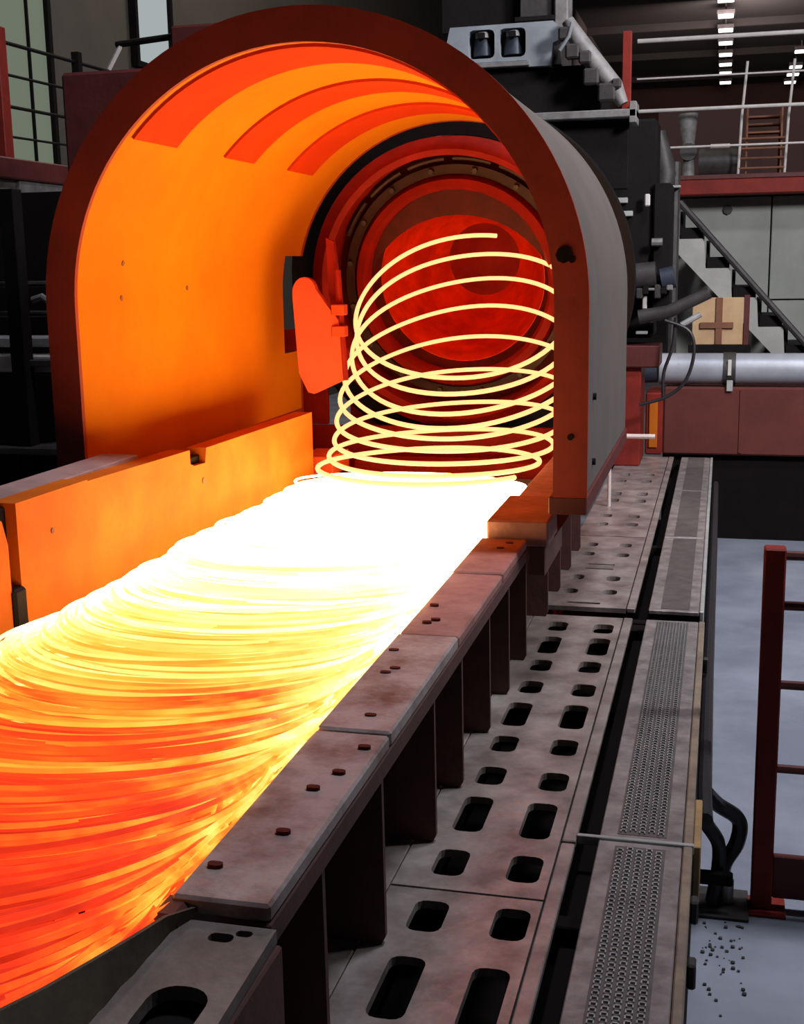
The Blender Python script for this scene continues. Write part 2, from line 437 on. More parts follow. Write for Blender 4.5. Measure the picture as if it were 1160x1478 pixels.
# curved bands over the crown
def band(y0, y1, a0, a1, r0=.962, r1=.976, n=40):
    vs = []; fs = []
    for i in range(n + 1):
        a = R(a0 + (a1 - a0) * i / n)
        for (r, y) in ((r0, y0), (r0, y1), (r1, y1), (r1, y0)): vs.append((HX + r * math.cos(a), y, HZ + r * math.sin(a)))
    for i in range(n):
        for j in range(4): fs.append((i * 4 + j, i * 4 + (j + 1) % 4, i * 4 + 4 + (j + 1) % 4, i * 4 + 4 + j))
    fs += [(0, 1, 2, 3), (n * 4 + 3, n * 4 + 2, n * 4 + 1, n * 4)]
    return MB().add(vs, fs)
for (a, b_) in ((4.70, 5.11), (5.65, 6.03), (6.54, 6.95)):
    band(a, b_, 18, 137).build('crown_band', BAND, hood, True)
# bolts on the liner, flange and cladding
def bolt(px, py, pz, nrm, r, m, parent, h=.012):
    nrm = Vector(nrm).normalized(); p = Vector((px, py, pz))
    MB().tube([p - nrm * .004, p + nrm * h], r, 8).build('bolt', m, parent)
for (y, z) in ((5.05, 1.17), (5.05, 1.02), (5.75, 1.05), (4.86, 1.62 + .12)):
    dx = math.sqrt(max(.975 ** 2 - max(z - HZ, 0) ** 2, 0)); bolt(HX - dx + .0, y, z, (dx, 0, -(max(z - HZ, 0))), .012, RUST, hood, .004)
for z in (.5, 1.15): bolt(HX + 1.034, Y0 - .02, z, (0, -1, 0), .012, BLACK, hood, .005)
bolt(HX + 1.02 * math.cos(R(10)), Y0 - .02, HZ + 1.02 * math.sin(R(10)), (0, -1, 0), .030, BLACK, hood, .008)
for z in (.36, .62): bolt(HX + 1.086, 4.95, z, (1, 0, 0), .014, BLACK, hood)
bx('base_beam', MAROON, hood, HX - 1.10, HX - .96, Y0, Y1, -1.2, .27)
for y in (5.15, 5.6, 6.05, 6.5):
    MB().prism([(-.735, .0), (-.66, .0), (-.49, .268), (-.60, .268)], [], lambda a, b_: (a, y, b_), lambda a, b_: (a, y + .03, b_)).build('foot_bracket', MAROON, hood)
bx('foot_rail', REDDARK, hood, -.62, -.475, Y0, 6.7, .20, .268)
# short steel step rod behind the right leg
tag(MB().tube([(-.70, 8.2, .02), (-.40, 8.2, .02)], .016, 8).tube([(-.69, 8.2, .02), (-.69, 8.2, -.45)], .012, 8).build('marker_rod', WHITERAIL),
    'small pale steel rod bracket just right of the hood at deck end', 'bracket')

# ------------------------------------------------------------------ laying head behind the hood
LM = Matrix.Translation((-1.62, 7.82, 1.026)) @ Matrix.Rotation(R(9), 4, 'X') @ Matrix.Scale(1.036, 4)
lh = thing('laying_head', 'round dark red laying head with bolted flange behind the falling loops', 'machine', (-1.57, 8.2, -1.2))
MB().lathe([(1.06, .0), (1.06, .1), (.865, .1), (.865, .0)], LM, 72, True).build('gap_shade_ring', BLACK, lh, True)  # black ring standing in for the shaded gap behind the hood
MB().lathe([(.86, -.14), (.87, -.16), (.80, -.20), (.765, -.18), (.765, .2), (.86, .2)], LM, 72, True).build('outer_ring', LAYRED, lh, True)
MB().lathe([(.765, .08), (.70, .05), (.66, .05), (.66, .4), (.765, .4)], LM, 72, True).build('recess_ring', LAYDARK, lh, True)
MB().lathe([(.70, .03), (.70, -.015), (.645, -.015), (.645, .03)], LM, 72, True).build('bolted_flange', LAYGREY, lh, True)
for k in range(16):
    a = R(11 + k * 22.5); c = LM @ Vector((.672 * math.cos(a), -.015, .672 * math.sin(a))); d = LM.to_3x3() @ Vector((0, -1, 0))
    MB().tube([c, c + d * .03], .017, 6).build('bolt', DGREY, lh)
for k in range(5):
    a = R(50 + k * 22); a2 = R(50 + k * 22 + 18)
    p = [LM @ Vector((.735 * math.cos(a + (a2 - a) * q / 8), -.0, .735 * math.sin(a + (a2 - a) * q / 8))) for q in range(9)]
    MB().tube(p, .016, 8).build('coolant_pipe', LAYGREY, lh, True)
MB().lathe([(.645, .0), (.62, -.06), (.575, -.07), (.555, -.03), (.555, .12), (.645, .12)], LM, 72, True).build('mouth_ring', LAYRED, lh, True)
MB().lathe([(.51, .125), (.44, .5), (.33, .8), (.24, .9), (.24, .95), (.57, .9), (.58, .13)], LM, 72, True).build('mouth_cone', LAYBRIGHT, lh, True)
MB().lathe([(.555, .05), (.545, .08), (.51, .13), (.575, .14), (.58, .06)], LM, 72, True).build('mouth_throat', LAYDARK, lh, True)
MB().lathe([(.0, .87), (.15, .87), (.2, .9), (.25, .9), (.25, .94), (.0, .94)], LM, 48).build('end_disc', LAYRED, lh, True)
MB().lathe([(.87, .2), (.87, .9), (.58, .9)], LM, 48).build('drum_casing', BLACK, lh, True)
cr = [(.553 * math.cos(R(a)), .553 * math.sin(R(a))) for a in range(8, 173, 6)]
cr += [(.62 * math.cos(R(a)), -.20 + .60 * math.sin(R(a))) for a in range(150, 29, -6)]
MB().prism(cr, [], lambda a, b_: LM @ Vector((a, .045, b_)), lambda a, b_: LM @ Vector((a, .06, b_))).build('mouth_crescent', LAYDARK, lh)  # dark crescent plate laid across the top of the mouth
bx('pedestal', LAYRED, lh, -2.4, -.97, 8.0, 8.7, -1.2, .25)
bx('apron', LAYRED, lh, -3.0, -.97, 7.62, 7.66, -1.2, .14)
bx('side_apron', LAYRED, lh, -3.0, -2.45, 7.66, 7.70, .14, .75)
# closed trough plate under the loops
tag(MB().box(-2.15, -.92, 7.2, 7.42, -1.2, -.02, c=.01).build('chute_plate', LAYRED), 'dark red plate closing the conveyor end under the falling loops', 'plate')
# swing flap at the rear left of the hood
fp = thing('swing_flap', 'orange lit flap with rounded top hanging at rear left of the hood', 'flap', (-2.22, 6.7, .38))
o_ = [(-2.315, .55), (-2.335, .98)] + [(-2.275 + .06 * math.cos(R(a)), 1.0 + .085 * math.sin(R(a))) for a in range(170, 0, -20)] + [(-2.165, .93), (-2.105, .84), (-2.09, .50), (-2.24, .43), (-2.27, .44)]
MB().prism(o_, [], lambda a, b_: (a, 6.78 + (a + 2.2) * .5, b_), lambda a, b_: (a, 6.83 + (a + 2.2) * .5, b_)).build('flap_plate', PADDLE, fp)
MB().tube([(-2.085, 6.86, .5), (-2.115, 6.86, 1.12)], .02, 10).build('hinge_rod', LAYRED, fp, True)
for z in (.78, .9): bx('hinge_lug', PADDLE, fp, -2.14, -2.065, 6.80, 6.88, z - .03, z + .03)
MB().prism([(-2.12, .95), (-2.155, 1.28), (-2.20, 1.3), (-2.19, .98)], [], lambda a, b_: (a, 6.93, b_), lambda a, b_: (a, 6.97, b_)).build('hanger_arm', LAYRED, fp)

# ------------------------------------------------------------------ left guard wall
gw = thing('side_guard', 'low orange lit plate wall along the left edge of the conveyor', 'guard', (-2.25, 5, -1.2))
def yz_plate(outline, x0, x1): return MB().prism(outline, [], lambda a, b_: (x0, a, b_), lambda a, b_: (x1, a, b_))
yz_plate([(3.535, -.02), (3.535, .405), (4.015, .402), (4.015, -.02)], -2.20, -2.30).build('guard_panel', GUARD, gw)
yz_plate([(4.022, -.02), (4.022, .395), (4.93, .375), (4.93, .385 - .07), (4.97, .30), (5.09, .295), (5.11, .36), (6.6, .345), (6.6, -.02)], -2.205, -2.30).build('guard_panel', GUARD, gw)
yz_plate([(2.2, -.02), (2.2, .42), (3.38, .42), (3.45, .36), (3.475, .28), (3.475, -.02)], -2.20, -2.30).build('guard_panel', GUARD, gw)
bx('ledge', GUARDTOP, gw, -2.46, -2.30, 2.2, 4.63, .36, .40)
bx('lower_skirt', LAYRED, gw, -2.30, -2.185, 2.2, 6.9, -1.2, -.022)
bx('gap_post', BLACK, gw, -2.30, -2.24, 3.40, 3.56, -.02, .39); bx('gap_block', BLACK, gw, -2.235, -2.185, 3.47, 3.545, -.015, .13, c=.01)
bx('notch_shade', BLACK, gw, -2.29, -2.235, 4.9, 5.12, .24, .33)  # black box filling the notch in place of its shadow
bolt(-2.205, 5.06, .22, (1, 0, 0), .014, RUST, gw, .004); bolt(-2.20, 3.75, .27, (1, 0, 0), .01, RUST, gw, .004)
bx('rear_step', PADDLE, gw, -2.30, -2.10, 6.62, 6.95, -.02, .09)

# ------------------------------------------------------------------ right side rail with stiffener fins
rl = thing('side_rail', 'long ribbed steel rail with bolted cap plates along the right conveyor edge', 'rail', (-.82, 4, -.5))
XI, XO = -.918, -.732
seams = [1.87, 2.70, 3.50, 4.28, 4.86]
for i in range(4):
    c = MB().box(XI, XO, seams[i] + .005, seams[i + 1] - .005, .015, .05 + (.004 if i % 2 else 0), c=.006)
    cp = c.build('cap_plate', CAP if i < 2 else CAPRED, rl)
    rr = random.Random(i + 2)
    for k in range(5 - i):
        x, y = rr.uniform(XI + .03, XO - .03), rr.uniform(seams[i] + .06, seams[i + 1] - .06)
        MB().prism(rrect(x, y, .03, .018, .008, 2), [], lambda a, b_: (a, b_, .049), lambda a, b_: (a, b_, .0575)).build('bolt_head', LAYDARK, cp)
bx('cap_plate', CAPRED, rl, -.90, -.648, 4.87, 5.43, .02, .125, c=.008, label='taller red block at the hood end of the rail')
bx('cap_plate', CAPRED, rl, -.90, -.72, 5.44, 7.0, .02, .075, c=.006)
bx('cap_edge', WEB, rl, XO - .03, XO + .002, 1.87, 4.86, -.035, .016)
bx('web', WEB, rl, -.922, -.90, 1.91, 7.0, -.45, .018)
bx('block_cheek', WEB, rl, -.73, -.66, 4.875, 5.42, -.10, .02)
fin_y = [1.72, 2.17, 2.62, 3.17, 3.55, 4.02, 4.42, 4.84, 5.5, 5.95, 6.4, 6.85]
f0 = None
for y in fin_y:
    if f0 is None:
        f0 = MB().prism([(-.90, -.449), (-.742, -.449), (-.732, -.43), (-.734, -.036), (-.90, -.036)], [], lambda a, b_: (a, y, b_), lambda a, b_: (a, y + .018, b_)).build('stiffener_fin', WEB, rl); yb = y
    else: copy_child(f0, rl, (0, y - yb, 0))
bx('foot_plate', DECK, rl, -.92, -.80, 1.3, 5.55, -.475, -.45)
# near end: low plate with an oval hole and slots, plus the curved lip that sheds the rod
ne = thing('end_plate', 'darker steel end plate with oval hole and curved lip, bottom left corner', 'plate', (-.85, 1.6, -.4))
hole = rrect(-.795, 1.59, .10, .15, .045, 5)
slots = [rrect(-.80, 1.815, .045, .028, .012, 3), rrect(-.775, 1.79, .03, .026, .011, 3), rrect(-.765, 1.835, .03, .02, .009, 3)]
MB().prism([(-.905, 1.2), (-.70, 1.2), (-.715, 1.86), (-.89, 1.86), (-.90, 1.7)], [hole, slots[0], slots[2]], lambda a, b_: (a, b_, .015), lambda a, b_: (a, b_, -.01)).build('plate', ENDM, ne)
bx('hole_shade', BLACK, ne, -.885, -.74, 1.22, 1.85, -.034, -.028)  # black sheet close under the plate, coloured as the shade inside its holes
bx('side_skirt', WEB, ne, -.722, -.705, 1.2, 1.86, -.30, -.012)
vs = []; fs = []
pth = [(-0.872, 1.885, 0.030), (-0.900, 1.803, 0.050), (-0.907, 1.701, 0.070), (-0.925, 1.597, 0.085), (-0.946, 1.489, 0.100), (-0.968, 1.415, 0.110), (-0.993, 1.351, 0.115), (-1.033, 1.256, 0.120), ]
low = [(-.888, 1.89), (-.892, 1.82), (-.893, 1.74), (-.893, 1.66), (-.892, 1.58), (-.892, 1.49), (-.892, 1.40), (-.892, 1.24)]
for (x, y, z), (lx, ly) in zip(pth, low):
    for (d, e) in ((0, 0), (.008, .0)): vs.append((x + d, y - e, z))
    vs.append((lx, ly, -.012)); vs.append((lx - .012, ly, -.02))
for i in range(len(pth) - 1):
    for j in range(4): fs.append((i * 4 + j, i * 4 + (j + 1) % 4, i * 4 + 4 + (j + 1) % 4, i * 4 + 4 + j))
fs += [(0, 1, 2, 3), tuple((len(pth) - 1) * 4 + j for j in (3, 2, 1, 0))]
MB().add(vs, fs).build('curved_lip', OLIVE, ne, True)
bx('nose_block', REDDARK, ne, -.935, -.885, 1.82, 1.90, -.03, .04, c=.008)

# ------------------------------------------------------------------ walkway deck
ZD = -.45
def hole_deck(name, label, y0, y1, holes, x0=-.795, x1=-.395, m=DECK):
    t = tag(MB().prism([(x0, y0), (x1, y0), (x1, y1), (x0, y1)], holes, lambda a, b_: (a, b_, ZD), lambda a, b_: (a, b_, ZD - .022)).build(name, m), label, 'deck plate', 'walkway deck plates')
    return t
def rows(spec, xs, w=.088):
    H = []
    rr = random.Random(5)
    for (y, l) in spec:
        for x in xs: H.append(rrect(x + rr.uniform(-.004, .004), y + rr.uniform(-.008, .008), w, l, .028, 3))
    return H
hole_deck('deck_plate', 'nearest holed steel deck plate, wet looking, at bottom of the frame', 1.2, 2.905,
          rows([(2.77, .15), (2.45, .25), (2.15, .15), (1.87, .15), (1.58, .25)], (-.665, -.46)))
hole_deck('deck_plate', 'long holed steel deck plate with ten rows of hand holes, mid walkway', 2.915, 5.54,
          rows([(3.06, .15), (3.37, .24), (3.66, .14), (3.94, .14), (4.23, .24), (4.53, .14), (4.80, .14), (5.08, .24), (5.35, .14)], (-.668, -.468)))
hole_deck('deck_plate', 'holed steel deck plate just beyond the dark cross gap', 5.70, 7.26,
          rows([(5.98, .09), (6.26, .10), (6.80, .09), (7.04, .10)], (-.685, -.495), .07) + [rrect(-.59, 6.46, .15, .025, .01, 2), rrect(-.59, 6.56, .15, .025, .01, 2), rrect(-.60, 5.77, .16, .03, .01, 2)])
hole_deck('deck_plate', 'farthest holed deck plate ending below the red brown beam', 7.28, 10.42,
          rows([(7.62, .10), (7.88, .10), (8.42, .12), (8.68, .14), (9.20, .12), (9.50, .12)], (-.68, -.50), .07))
# border strips left of the dark slot
for (y0, y1, lab) in ((1.2, 3.24, 'narrow flat strip left of the dark slot, nearest'), (3.255, 5.54, 'narrow flat strip left of the dark slot, middle'), (5.70, 10.42, 'narrow flat strip left of the dark slot, beyond the cross gap')):
    tag(MB().box(-.39, -.352, y0, y1, ZD - .02, ZD + .003, c=.003).build('border_strip', DECK), lab, 'strip', 'strips left of the slot')
def tread(label, y0, y1, studs):
    t = thing('tread_plate', label, 'deck plate', (-.18, (y0 + y1) / 2, ZD), 'tread plates right of the slot')
    if studs:
        bx('plate', TREAD, t, -.290, -.062, y0, y1, ZD - .02, ZD, c=.003)
        bx('dark_inset', DARKSTRIP, t, -.242, -.105, y0 + .03, y1 - .03, ZD - .001, ZD + .0015, c=0)
        b = MB(); y = y0 + .045; k = 0
        while y < y1 - .04:
            for q, x in enumerate((-.226, -.200, -.174, -.148, -.122)):
                yy = y + (.011 if q % 2 else 0)
                # pressed stud: small raised horseshoe
                for (dx0, dx1, dy0, dy1) in ((-.0085, -.0055, -.007, .007), (.0055, .0085, -.007, .007), (-.0085, .0085, .0045, .008)):
                    b.box(x + dx0, x + dx1, yy + dy0, yy + dy1, ZD + .001, ZD + .0065)
            y += .022; k += 1
        b.build('pressed_studs', GALV, t, kind='stuff')
    else:
        bx('plate', TREAD, t, -.290, -.062, y0, y1, ZD - .02, ZD, c=.003)
        n = max(1, round((y1 - y0) / 1.6)); L_ = (y1 - y0) / n
        for i in range(n): bx('dark_inset', DARKSTRIP, t, -.235, -.105, y0 + i * L_ + .03, y0 + (i + 1) * L_ - .03, ZD - .001, ZD + .002, c=0)
    return t
tread('studded tread plate nearest the camera, right of the slot', 1.2, 3.285, True)
tread('studded tread plate between the seam and the dark cross gap', 3.30, 5.54, True)
tread('smooth dark striped tread plate beyond the cross gap', 5.70, 7.30, False)
tread('farthest dark striped tread plate running to the beam', 7.31, 10.42, False)
bar = tag(MB().box(-.352, -.03, 3.284, 3.299, ZD - .02, ZD + .008, c=.002).build('seam_bar', GALV), 'thin steel bar across the seam between the two studded treads', 'bar')
tag(MB().box(-.060, -.034, 1.2, 5.54, ZD - .05, ZD + .004, c=.004).build('edge_strip', EDGE), 'worn ochre brown edge strip along the right side of the near deck', 'strip')
tag(MB().box(-.060, -.040, 5.70, 10.42, ZD - .05, ZD + .004, c=.004).build('edge_strip', GALV), 'pale edge strip along the right side of the far deck', 'strip')
df = thing('walkway_substructure', 'beams carrying the walkway, with near-black sheets put in as shade under slot and holes', 'frame', (-.45, 5, -1.2))  # near-black skirt and sheets added as the shade below slot, gap and holes
bx('shade_skirt', VOID, df, -.056, -.04, 1.2, 10.42, -1.2, ZD - .055)
bx('shade_floor', VOID, df, -.90, -.06, 1.2, 10.42, -1.0, -.98)
bx('slot_shade', VOID, df, -.35, -.292, 1.2, 10.42, ZD - .12, ZD - .10)
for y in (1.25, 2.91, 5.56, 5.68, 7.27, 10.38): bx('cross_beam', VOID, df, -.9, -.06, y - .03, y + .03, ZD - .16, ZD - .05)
bx('gap_shade', VOID, df, -.9, -.04, 5.54, 5.70, ZD - .10, ZD - .06)
for (y, s) in ((2.75, .022), (3.05, .02), (5.1, .015)):
    tag(MB().box(-.033, -.012, y - s, y + s, -.54, -.475, c=.005).build('edge_bracket', DGREY), 'small dark bracket on the deck side, ' + {2.75: 'nearest the camera', 3.05: 'just below the hoses', 5.1: 'near the cross gap'}[y], 'bracket')
tag(MB().box(-.033, -.012, 3.30, 3.62, -.62, -.452, c=.003).build('edge_plate', YELLOW), 'small ochre yellow plate on the deck edge beside the hoses', 'plate')

# ------------------------------------------------------------------ hoses and side pipe
tag(MB().tube([(-.012, 9.8, -.56), (-.010, 7.5, -.56), (-.012, 5.2, -.57), (-.008, 4.0, -.60), (-.002, 3.85, -.62)], .024, 10).build('side_pipe', RUBBER, None, True), 'dark pipe running along the right side of the deck', 'pipe')
def curve(pts, n=8):
    out = []; P = [Vector(p) for p in pts]
    for i in range(len(P) - 1):
        a, b_, c, d = P[max(i - 1, 0)], P[i], P[i + 1], P[min(i + 2, len(P) - 1)]
        for k in range(n):
            t = k / n
            out.append(.5 * ((2 * b_) + (c - a) * t + (2 * a - 5 * b_ + 4 * c - d) * t * t + (3 * b_ - a - 3 * c + d) * t ** 3))
    return out + [P[-1]]
tag(MB().tube(curve([(-.005, 4.3, -.72), (.04, 4.38, -.80), (.115, 4.42, -.87), (.112, 4.42, -.96), (.07, 4.42, -1.05), (.055, 4.42, -1.17)]), .028, 10).build('rubber_hose', RUBBER, None, True), 'black hose bulging right before it drops to the floor', 'hose')
tag(MB().tube(curve([(-.010, 4.20, -.74), (.002, 4.30, -.84), (.045, 4.36, -.94), (.048, 4.36, -1.04), (.03, 4.36, -1.17)]), .026, 10).build('rubber_hose', RUBBER, None, True), 'black hose falling straighter, left of the bulging one', 'hose')
hc = thing('hose_clamp', 'black clamp and coupling gripping the two hoses near the floor', 'clamp', (.04, 4.38, -1.2))
bx('clamp_block', BLACK, hc, -.03, .10, 4.30, 4.33, -1.08, -1.03, c=.006); bx('base_plate', DGREY, hc, -.02, .16, 4.28, 4.5, -1.2, -1.185, c=.004)
MB().tube([(.085, 4.40, -1.185), (.085, 4.40, -1.10)], .022, 10).build('coupling', GALV, hc, True)
rr = random.Random(11)
b = MB()
for i in range(60):
    x, y, s = rr.uniform(.0, .14), rr.gauss(4.1, .2), rr.uniform(.002, .007)
    b.box(x - s, x + s, y - s, y + s, -1.2, -1.2 + s * 1.2, c=s * .4)
b.build('floor_debris', DGREY)
bpy.data.objects['floor_debris']['kind'] = 'stuff'; bpy.data.objects['floor_debris']['label'] = 'small dark scale chips scattered on the floor by the hoses'; bpy.data.objects['floor_debris']['category'] = 'debris'

# ------------------------------------------------------------------ red railing at right
rg = thing('red_railing', 'red steel guard railing standing on the floor at the right edge', 'railing', (.2, 4.4, -1.2))
bx('post', REDPAINT, rg, .166, .240, 4.37, 4.44, -1.2, .16, c=.006)
bx('post', REDPAINT, rg, 1.30, 1.375, 4.37, 4.44, -1.2, .16, c=.006)
for z in (.13, -.05, -.34, -.655): MB().tube([(.235, 4.41, z), (1.31, 4.41, z)], .017, 8).build('rail_bar', REDDARK, rg, True)
bx('kick_board', REDDARK, rg, .24, 1.30, 4.39, 4.42, -1.15, -.985, c=.004); bx('foot_plate', REDPAINT, rg, .12, .29, 4.33, 4.47, -1.2, -1.188, c=.003)

# ------------------------------------------------------------------ beam, pipe and wall behind the deck
bm = thing('box_beam', 'wide red brown box beam across the end of the walkway', 'beam', (2, 10.9, -1.2))
bx('beam_body', BEAM, bm, -.46, 4.5, 10.70, 11.2, -.47, .10, c=.015)
bx('seam_rib', BEAM, bm, .16, .19, 10.69, 10.71, -.45, .08, c=.003)
bx('beam_shade', VOID, bm, -.46, 4.5, 10.78, 11.15, -1.2, -.47)  # near-black sheet standing in for the shade under the beam
bx('end_flange', REDPAINT, bm, -.60, -.46, 10.6, 11.2, -.46, .06, c=.01)
bx('end_stiffener', GUARD, bm, -.57, -.50, 10.585, 10.6, -.40, .0, c=.005)
pp = thing('silver_pipe', 'large silver grey pipe lying on the red brown beam', 'pipe', (2, 10.6, .1))
MB().tube([(-.50, 10.82, .245), (4.5, 10.82, .245)], .13, 20).build('pipe_body', PIPE, pp, True)
MB().tube([(.02, 10.82, .245), (.12, 10.82, .245)], .138, 20).build('pipe_clamp', DGREY, pp, True)
bx('clamp_tag', WHITERAIL, pp, .055, .085, 10.675, 10.69, .20, .33, c=.003)
MB().tube([(-.85, 10.80, .20), (-.52, 10.80, .22)], .09, 16).build('pipe_end', NAVY, pp, True)
bx('support_foot', GALV, pp, .05, .10, 10.672, 10.698, .07, .16, c=.003)

wl = structure(MB().box(-.55, 4.5, 14.12, 14.3, -1.2, 1.82).build('wall_rear', VOID))
for (x0, x1, z0, z1) in ((-.55, .46, .72, 1.79), (.475, 1.5, .72, 1.79), (1.515, 2.6, .72, 1.79), (-.55, .46, .12, .705), (.475, 1.5, .12, .705), (1.515, 2.6, .12, .705)):
    bx('wall_panel', CONC, wl, x0, x1, 14.06, 14.125, z0, z1, c=.006)
bolt(-.0 + .02, 14.06, 1.66, (0, -1, 0), .05, DGREY, wl, .03)
tag(MB().box(-.62, 4.5, 13.6, 14.4, 1.80, 1.95, c=.01).build('platform_beam', REDPAINT), 'red beam edging the upper platform above the grey wall', 'beam')
up = thing('upper_platform', 'dark red upper platform floor behind the white railing', 'platform', (2, 14.5, 1.95))
bx('deck', REDDARK, up, -.62, 4.5, 13.62, 17.5, 1.955, 2.0)
bx('back_screen', HALLRED, up, -.9, 4.5, 17.5, 17.6, 1.95, 3.1)

# stair with sawtooth stringer
sr = thing('stair_flight', 'pale concrete stair seen from the side, descending right with dark treads', 'stairs', (.2, 13.1, -1.2))
teeth = []
x, z = -.46, 1.62
outl = [(x - .06, z)]
for i in range(7):
    outl += [(x, z), (x + .02, z - .27)]
    x += .262; z -= .29
    outl += [(x - .015, z + .02)]
outl += [(x + .1, z), (x + .1, z - .42), (-.54, 1.30)]
MB().prism(outl, [], lambda a, b_: (a, 13.0, b_), lambda a, b_: (a, 13.08, b_)).build('stringer', STAIR, sr)
x, z = -.46, 1.62
for i in range(7):
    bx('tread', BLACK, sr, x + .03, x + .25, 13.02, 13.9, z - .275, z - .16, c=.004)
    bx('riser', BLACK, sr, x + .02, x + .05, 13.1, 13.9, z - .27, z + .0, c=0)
    x += .262; z -= .29
MB().tube([(-.62, 12.95, 1.70), (-.44, 12.95, 1.70), (1.5, 12.95, -.47)], .033, 8).build('handrail', DGREY, sr, True)
MB().tube([(-.62, 12.95, 1.70), (-.50, 12.95, 1.70)], .037, 8).build('rail_cap', WHITERAIL, sr, True)
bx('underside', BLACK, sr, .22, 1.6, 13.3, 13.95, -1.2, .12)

# tan board with a brown cross
sg = thing('cross_board', 'tan board with a brown cross standing below the pale stair', 'board', (-.04, 12.0, .12))
bx('panel', TAN, sg, -.27, .185, 12.0, 12.03, .37, .80, c=.004)
bx('cross_upright', RUST, sg, -.06, .0, 11.98, 12.0, .372, .80, c=.002); bx('cross_arm', RUST, sg, -.20, .10, 11.975, 11.995, .52, .575, c=.002)
bx('frame_post', REDDARK, sg, .19, .24, 11.99, 12.05, -1.2, .82, c=.004); bx('base_bar', BLACK, sg, -.30, .26, 11.97, 12.06, .29, .37, c=.004)

# white rails and ladder of the upper platform
wr = thing('white_railing', 'white tube guard railing along the upper platform', 'railing', (1, 13.66, 2.0))
for (z, r) in ((3.35, .022), (2.98, .009), (2.66, .018), (2.287, .011)):
    MB().tube([(-.93, 13.66, z), (4.5, 13.66, z)], r, 8).build('rail_bar', WHITERAIL, wr, True)
for x in (1.2, 2.7, 4.2): MB().tube([(x, 13.66, 2.0), (x, 13.66, 3.35)], .02, 8).build('post', WHITERAIL, wr, True)
ld = thing('ladder', 'short white ladder rising from the upper platform', 'ladder', (.33, 14.05, 2.0))
MB().tube([(.112, 14.05, 2.0), (.13, 14.0, 2.6), (.17, 13.95, 3.14)], .014, 8).build('stile', WHITERAIL, ld, True)
MB().tube([(.58, 14.05, 2.0), (.598, 14.0, 2.6), (.635, 13.95, 3.14)], .014, 8).build('stile', WHITERAIL, ld, True)
for z in (2.08, 2.18, 2.28, 2.38): MB().tube([(.115, 14.04, z), (.585, 14.04, z)], .011, 8).build('rung', RUST, ld, True)
for (z, x0, y) in ((2.44, .2, 14.25), (2.54, .2, 14.45), (2.64, .2, 14.65)): bx('step_board', RUST, ld, x0, x0 + .33, y - .1, y + .1, z, z + .02, c=.003)
bx('step_side', RUST, ld, .18, .20, 14.1, 14.8, 2.002, 2.7, c=.003); bx('step_side', RUST, ld, .53, .55, 14.1, 14.8, 2.002, 2.7, c=.003)
vl = thing('valve_column', 'grey valve column on the upper platform left of the ladder', 'valve', (-.38, 14, 2.0))
MB().tube([(-.40, 14, 2.0), (-.40, 14, 2.25), (-.42, 14, 2.65)], [.07, .05, .11], 12).build('body', MGREY, vl, True)
MB().tube([(-.40, 13.9, 2.26), (-.40, 14.05, 2.26)], .09, 14).build('flange', DGREY, vl, True)
tk = thing('drum_tank', 'dark horizontal drum lying on the upper platform beside the valve', 'tank', (-.05, 14.2, 2.0))
MB().tube([(-.30, 14.4, 2.17), (.10, 14.4, 2.17)], .16, 18).build('shell', DGREY, tk, True); bx('saddle', BLACK, tk, -.25, .05, 14.3, 14.5, 2.0, 2.08)
MB().tube([(-.18, 14.2, 2.33), (.02, 14.2, 2.33)], .022, 8).build('lamp_tube', WHITERAIL, tk, True)

# ------------------------------------------------------------------ fan unit on its platform above the hood
fu = thing('fan_unit', 'pale housing with two dark motors above the right shoulder of the hood', 'machine', (-1.3, 8.6, 2.1))
hs = [rrect(-1.59, 2.555, .175, .18, .03, 2), rrect(-1.385, 2.555, .175, .18, .03, 2)]
MB().prism([(-1.82, 2.44), (-1.84, 2.50), (-1.80, 2.67), (-1.12, 2.675), (-1.06, 2.62), (-1.07, 2.56), (-1.12, 2.54), (-1.14, 2.40), (-1.28, 2.40), (-1.29, 2.44)], hs, lambda a, b_: (a, 8.5, b_), lambda a, b_: (a, 8.62, b_)).build('housing_face', WHITEBOX, fu)
bx('housing_body', DGREY, fu, -1.82, -1.08, 8.63, 9.2, 2.42, 2.66)
for x in (-1.59, -1.385):
    MB().tube([(x, 8.60, 2.49), (x, 8.60, 2.58), (x, 8.60, 2.61)], [.072, .066, .055], 14).build('motor', NAVY, fu, True)
    MB().tube([(x, 8.56, 2.60), (x, 8.56, 2.635)], .05, 14).build('motor_cap', MGREY, fu, True)
    bx('terminal_box', BLACK, fu, x - .022, x + .022, 8.5, 8.53, 2.59, 2.63)
bx('lower_tray', MGREY, fu, -1.72, -1.27, 8.48, 8.6, 2.405, 2.435)
bx('black_body', BLACK, fu, -1.70, -.82, 8.55, 9.3, 2.10, 2.40, c=.01)
bx('top_block', BLACK, fu, -1.9, -1.30, 8.7, 9.3, 2.67, 3.3); bx('top_block', DGREY, fu, -1.35, -1.12, 8.6, 9.2, 2.72, 3.2); bx('top_ledge', BLACK, fu, -1.38, -1.12, 8.55, 8.6, 2.69, 2.72)
bx('riser_duct', MGREY, fu, -1.12, -1.03, 8.55, 8.8, 2.62, 3.4, c=.01)
MB().tube([(-1.02, 8.45, 2.66), (-.94, 8.45, 2.52), (-.82, 8.45, 2.36), (-.72, 8.45, 2.24), (-.66, 8.45, 2.13)], [.04, .06, .065, .06, .035], 12).build('inclined_duct', MGREY, fu, True)
